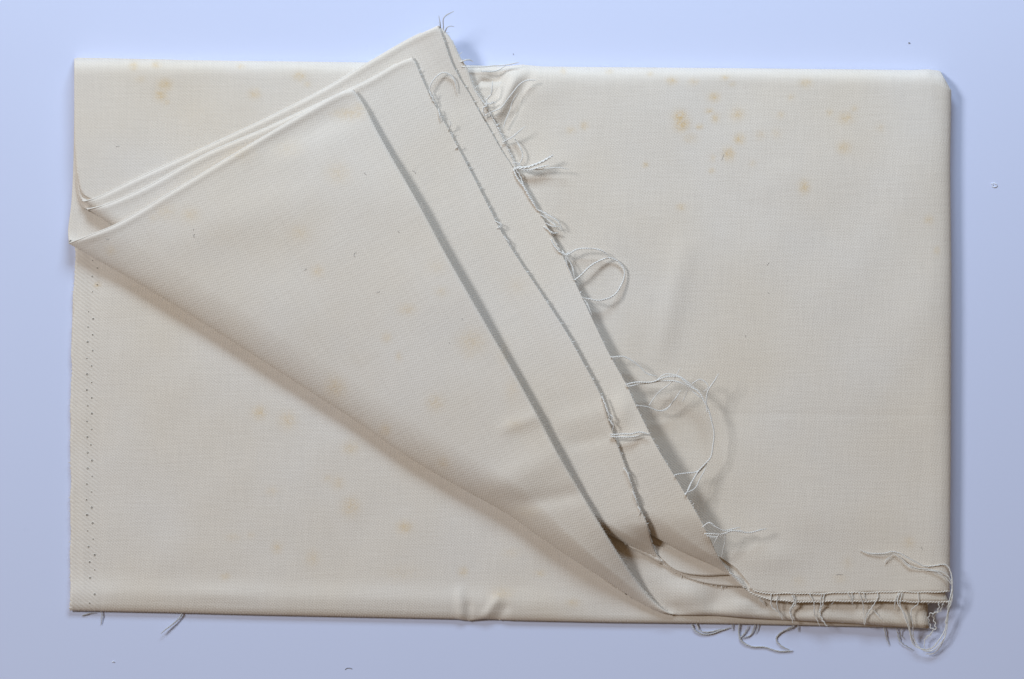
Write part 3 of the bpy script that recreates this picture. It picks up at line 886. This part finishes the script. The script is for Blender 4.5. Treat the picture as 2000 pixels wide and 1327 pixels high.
def fringe(edge, outward, parent, name, lo, hi, step, r, seed, dz=0.0, mat=None, lean=0.5):
    rr = np.random.default_rng(seed)
    e = np.asarray(edge)
    L = np.concatenate([[0], np.cumsum(np.linalg.norm(np.diff(e, axis=0), axis=1))])
    paths = []
    s = 0.0
    while s < L[-1]:
        p = np.array([np.interp(s, L, e[:, k]) for k in range(3)])
        q = np.array([np.interp(min(s + 3, L[-1]), L, e[:, k]) for k in range(3)])
        tg = (q - p); tg /= max(np.linalg.norm(tg), 1e-9)
        o = np.array([outward[0], outward[1], 0.0])
        ln = rr.uniform(lo, hi) if rr.random() > 0.08 else rr.uniform(hi, hi * 2.2)
        dirv = o + tg * rr.normal(0, lean) + np.array([0, 0, rr.uniform(-0.5, 0.25)])
        dirv /= np.linalg.norm(dirv)
        bendv = tg * rr.normal(0, 0.3) * ln
        p = p + np.array([0, 0, dz]) - o * 1.5
        paths.append((np.array([p, p + dirv * (ln * 0.55) + bendv * 0.2, p + dirv * ln + bendv]), np.array([r, r * 0.85, r * 0.4])))
        s += step * rr.uniform(0.5, 1.6)
    me = tube_mesh(paths, name, 4)
    return new_object(name, me, parent, mat or YARN, 'stuff')

out_r = np.array([0.85, -0.52])
fringe(gridB[4:, -1, :], out_r, layerB, 'frayed_edge', 1.5, 4.5, 2.6, 0.8, 41, -1.2)
fringe(gridA[8:-2, -1, :] + arr(0, 0, 0), out_r, layerA, 'fold_fuzz', 1.5, 4.0, 1.3, 0.3, 47, -0.5, CORD, 0.8)
fringe(gridC[4:, -1, :], out_r, layerC, 'frayed_edge', 1.5, 3.8, 2.6, 0.8, 42, -1.2)
ie = np.column_stack([spline(inner_edge, 60), np.linspace(46, 43, 60)])
fringe(ie, out_r, layerC, 'frayed_edge', 2, 5.0, 1.8, 0.8, 43, -1.0)
fringe(bl, (0, 1), layerC, 'frayed_edge', 1.2, 3.5, 3.0, 0.7, 44, 1.0)
fringe(thin(lowB[:, -1, :], 5)[:60], (0, 1), layerB, 'frayed_edge', 1.5, 4.5, 3.0, 0.8, 45, 1.4)
Xb, Yb, Zb = base_grid
le = np.stack([Xb[:, 0], Yb[:, 0], Zb[:, 0]], -1)
le = le[le[:, 1] > 490]
fringe(le, (-1, 0.0), base, 'frayed_edge', 1.0, 2.6, 2.6, 0.9, 46, -1.0, CORD, 0.25)

# ------------------------------------------------------------------ pin holes of the selvage
def hole_mesh():
    V, F = [], []
    n = 8
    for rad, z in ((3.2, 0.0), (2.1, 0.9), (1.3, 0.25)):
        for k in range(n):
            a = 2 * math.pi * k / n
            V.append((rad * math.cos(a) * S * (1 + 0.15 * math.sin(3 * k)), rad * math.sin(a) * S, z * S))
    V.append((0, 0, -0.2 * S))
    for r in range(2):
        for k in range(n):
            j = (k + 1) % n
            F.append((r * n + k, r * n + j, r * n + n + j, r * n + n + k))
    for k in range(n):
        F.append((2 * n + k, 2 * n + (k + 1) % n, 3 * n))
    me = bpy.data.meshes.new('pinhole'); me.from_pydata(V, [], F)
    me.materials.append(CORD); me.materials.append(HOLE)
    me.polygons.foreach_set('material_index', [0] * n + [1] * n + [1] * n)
    me.polygons.foreach_set('use_smooth', [True] * len(F))
    return me
hm = hole_mesh()
holes = [(181,509),(190,524),(180,540),(190,556),(181,570),(173,609),(182,623),(172,639),(181,654),(171,668),(181,685),(170,700),(179,715),(170,731),(179,747)]
y = 762; k = 0
while y < 1000:
    holes.append(((170 if k % 2 == 0 else 179) + random.uniform(-1.5, 1.5), y)); y += 15.3; k += 1
holes += [(170,1006),(181,1022),(171,1037),(182,1053),(173,1068),(185,1084),(175,1098),(185,1113),(176,1129),(185,1161),(175,1178)]
for (hx_, hy_) in holes:
    i = np.argmin((Xb - hx_) ** 2 + (Yb - hy_) ** 2)
    z = Zb.ravel()[i]
    o = bpy.data.objects.new('pinhole', hm)
    scene.collection.objects.link(o)
    o.parent = base
    o.location = W(np.array([hx_, hy_, z - 0.1]))
    sc = random.uniform(0.5, 1.05)
    o.scale = (sc, sc, 1)
    o.rotation_euler = (0, 0, random.uniform(0, 6.28))

# ------------------------------------------------------------------ lint on the cloth and on the table
def height_at(x, y):
    """highest cloth surface at a drawing position"""
    best = 0.3
    for g in (np.stack(base_grid, -1), top_grid, gridA, gridB, gridC):
        q = (g[..., 0] - x) ** 2 + (g[..., 1] - y) ** 2
        i = np.argmin(q)
        if q.ravel()[i] < 90: best = max(best, g[..., 2].ravel()[i])
    return best

def fibres(n, sampler, seed, lo, hi, r, curl):
    rr = np.random.default_rng(seed)
    paths = []
    for _ in range(n):
        x, y, z = sampler(rr)
        ln = rr.uniform(lo, hi); a = rr.uniform(0, 6.28); c = rr.normal(0, curl)
        pts = []
        for i in range(6):
            pts.append((x, y, z + 0.6))
            x += math.cos(a) * ln / 5; y += math.sin(a) * ln / 5; a += c * rr.uniform(0.3, 1.2)
        paths.append((np.array(pts), r))
    return paths
def on_cloth(rr):
    g = [np.stack(base_grid, -1)[60:-20], top_grid[20:-5, :-30], gridA[40:-10]][rr.integers(0, 3)]
    i, j = rr.integers(3, g.shape[0] - 3), rr.integers(3, g.shape[1] - 3)
    p = g[i, j]
    z = height_at(p[0], p[1])
    return p[0], p[1], z
o = new_object('lint', tube_mesh(fibres(20, on_cloth, 51, 3, 14, 0.22, 0.6), 'lint', 4), None, LINT, 'stuff')
o['label'] = 'scattered tiny grey lint fibres on the cream cloth'
o['category'] = 'lint'

nicks = [
 ([(1936,358),(1940,361),(1938,364)], LINTW, 0.7, 'tiny white lint curl on the table right of the cloth'),
 ([(1940,357),(1946,360),(1948,364),(1944,366)], LINTW, 0.8, None),
 ([(1775,84),(1777,85)], LINT, 0.7, 'tiny dark speck on the table above the upper right corner'),
 ([(675,1308),(680,1305),(686,1307)], LINT, 0.5, 'short thin dark fibre on the table at the lower edge of the picture'),
]
def small(name, pts_list, mat, r, label, cat):
    me = tube_mesh([(np.array([(x, y, 0.8) for x, y in pts]), r) for pts in pts_list], name, 5)
    q = new_object(name, me, None, mat)
    q['label'] = label; q['category'] = cat
small('lint_curl', [nicks[0][0], nicks[1][0], [(1938,364),(1942,366),(1944,366)]], LINTW, 0.8, 'tiny white lint curl on the table right of the cloth', 'lint')
small('dust_speck', [[(1774,83.5),(1776,84),(1777.5,85)]], LINT, 0.9, 'tiny dark speck on the table above the upper right corner of the cloth', 'speck')
small('lint_fibre', [[(674,1308),(678,1305),(684,1305),(688,1307)]], LINT, 0.5, 'short curved dark fibre on the table at the bottom edge of the photo', 'lint')
small('dust_speck', [[(1002,105),(1003,107)]], LINT, 0.6, 'tiny dark speck on the table just right of the raised corner shadow', 'speck')
small('lint_fibre', [[(219,1293),(222,1292),(224,1294)]], LINTW, 0.8, 'tiny pale fleck on the table below the lower left corner', 'lint')
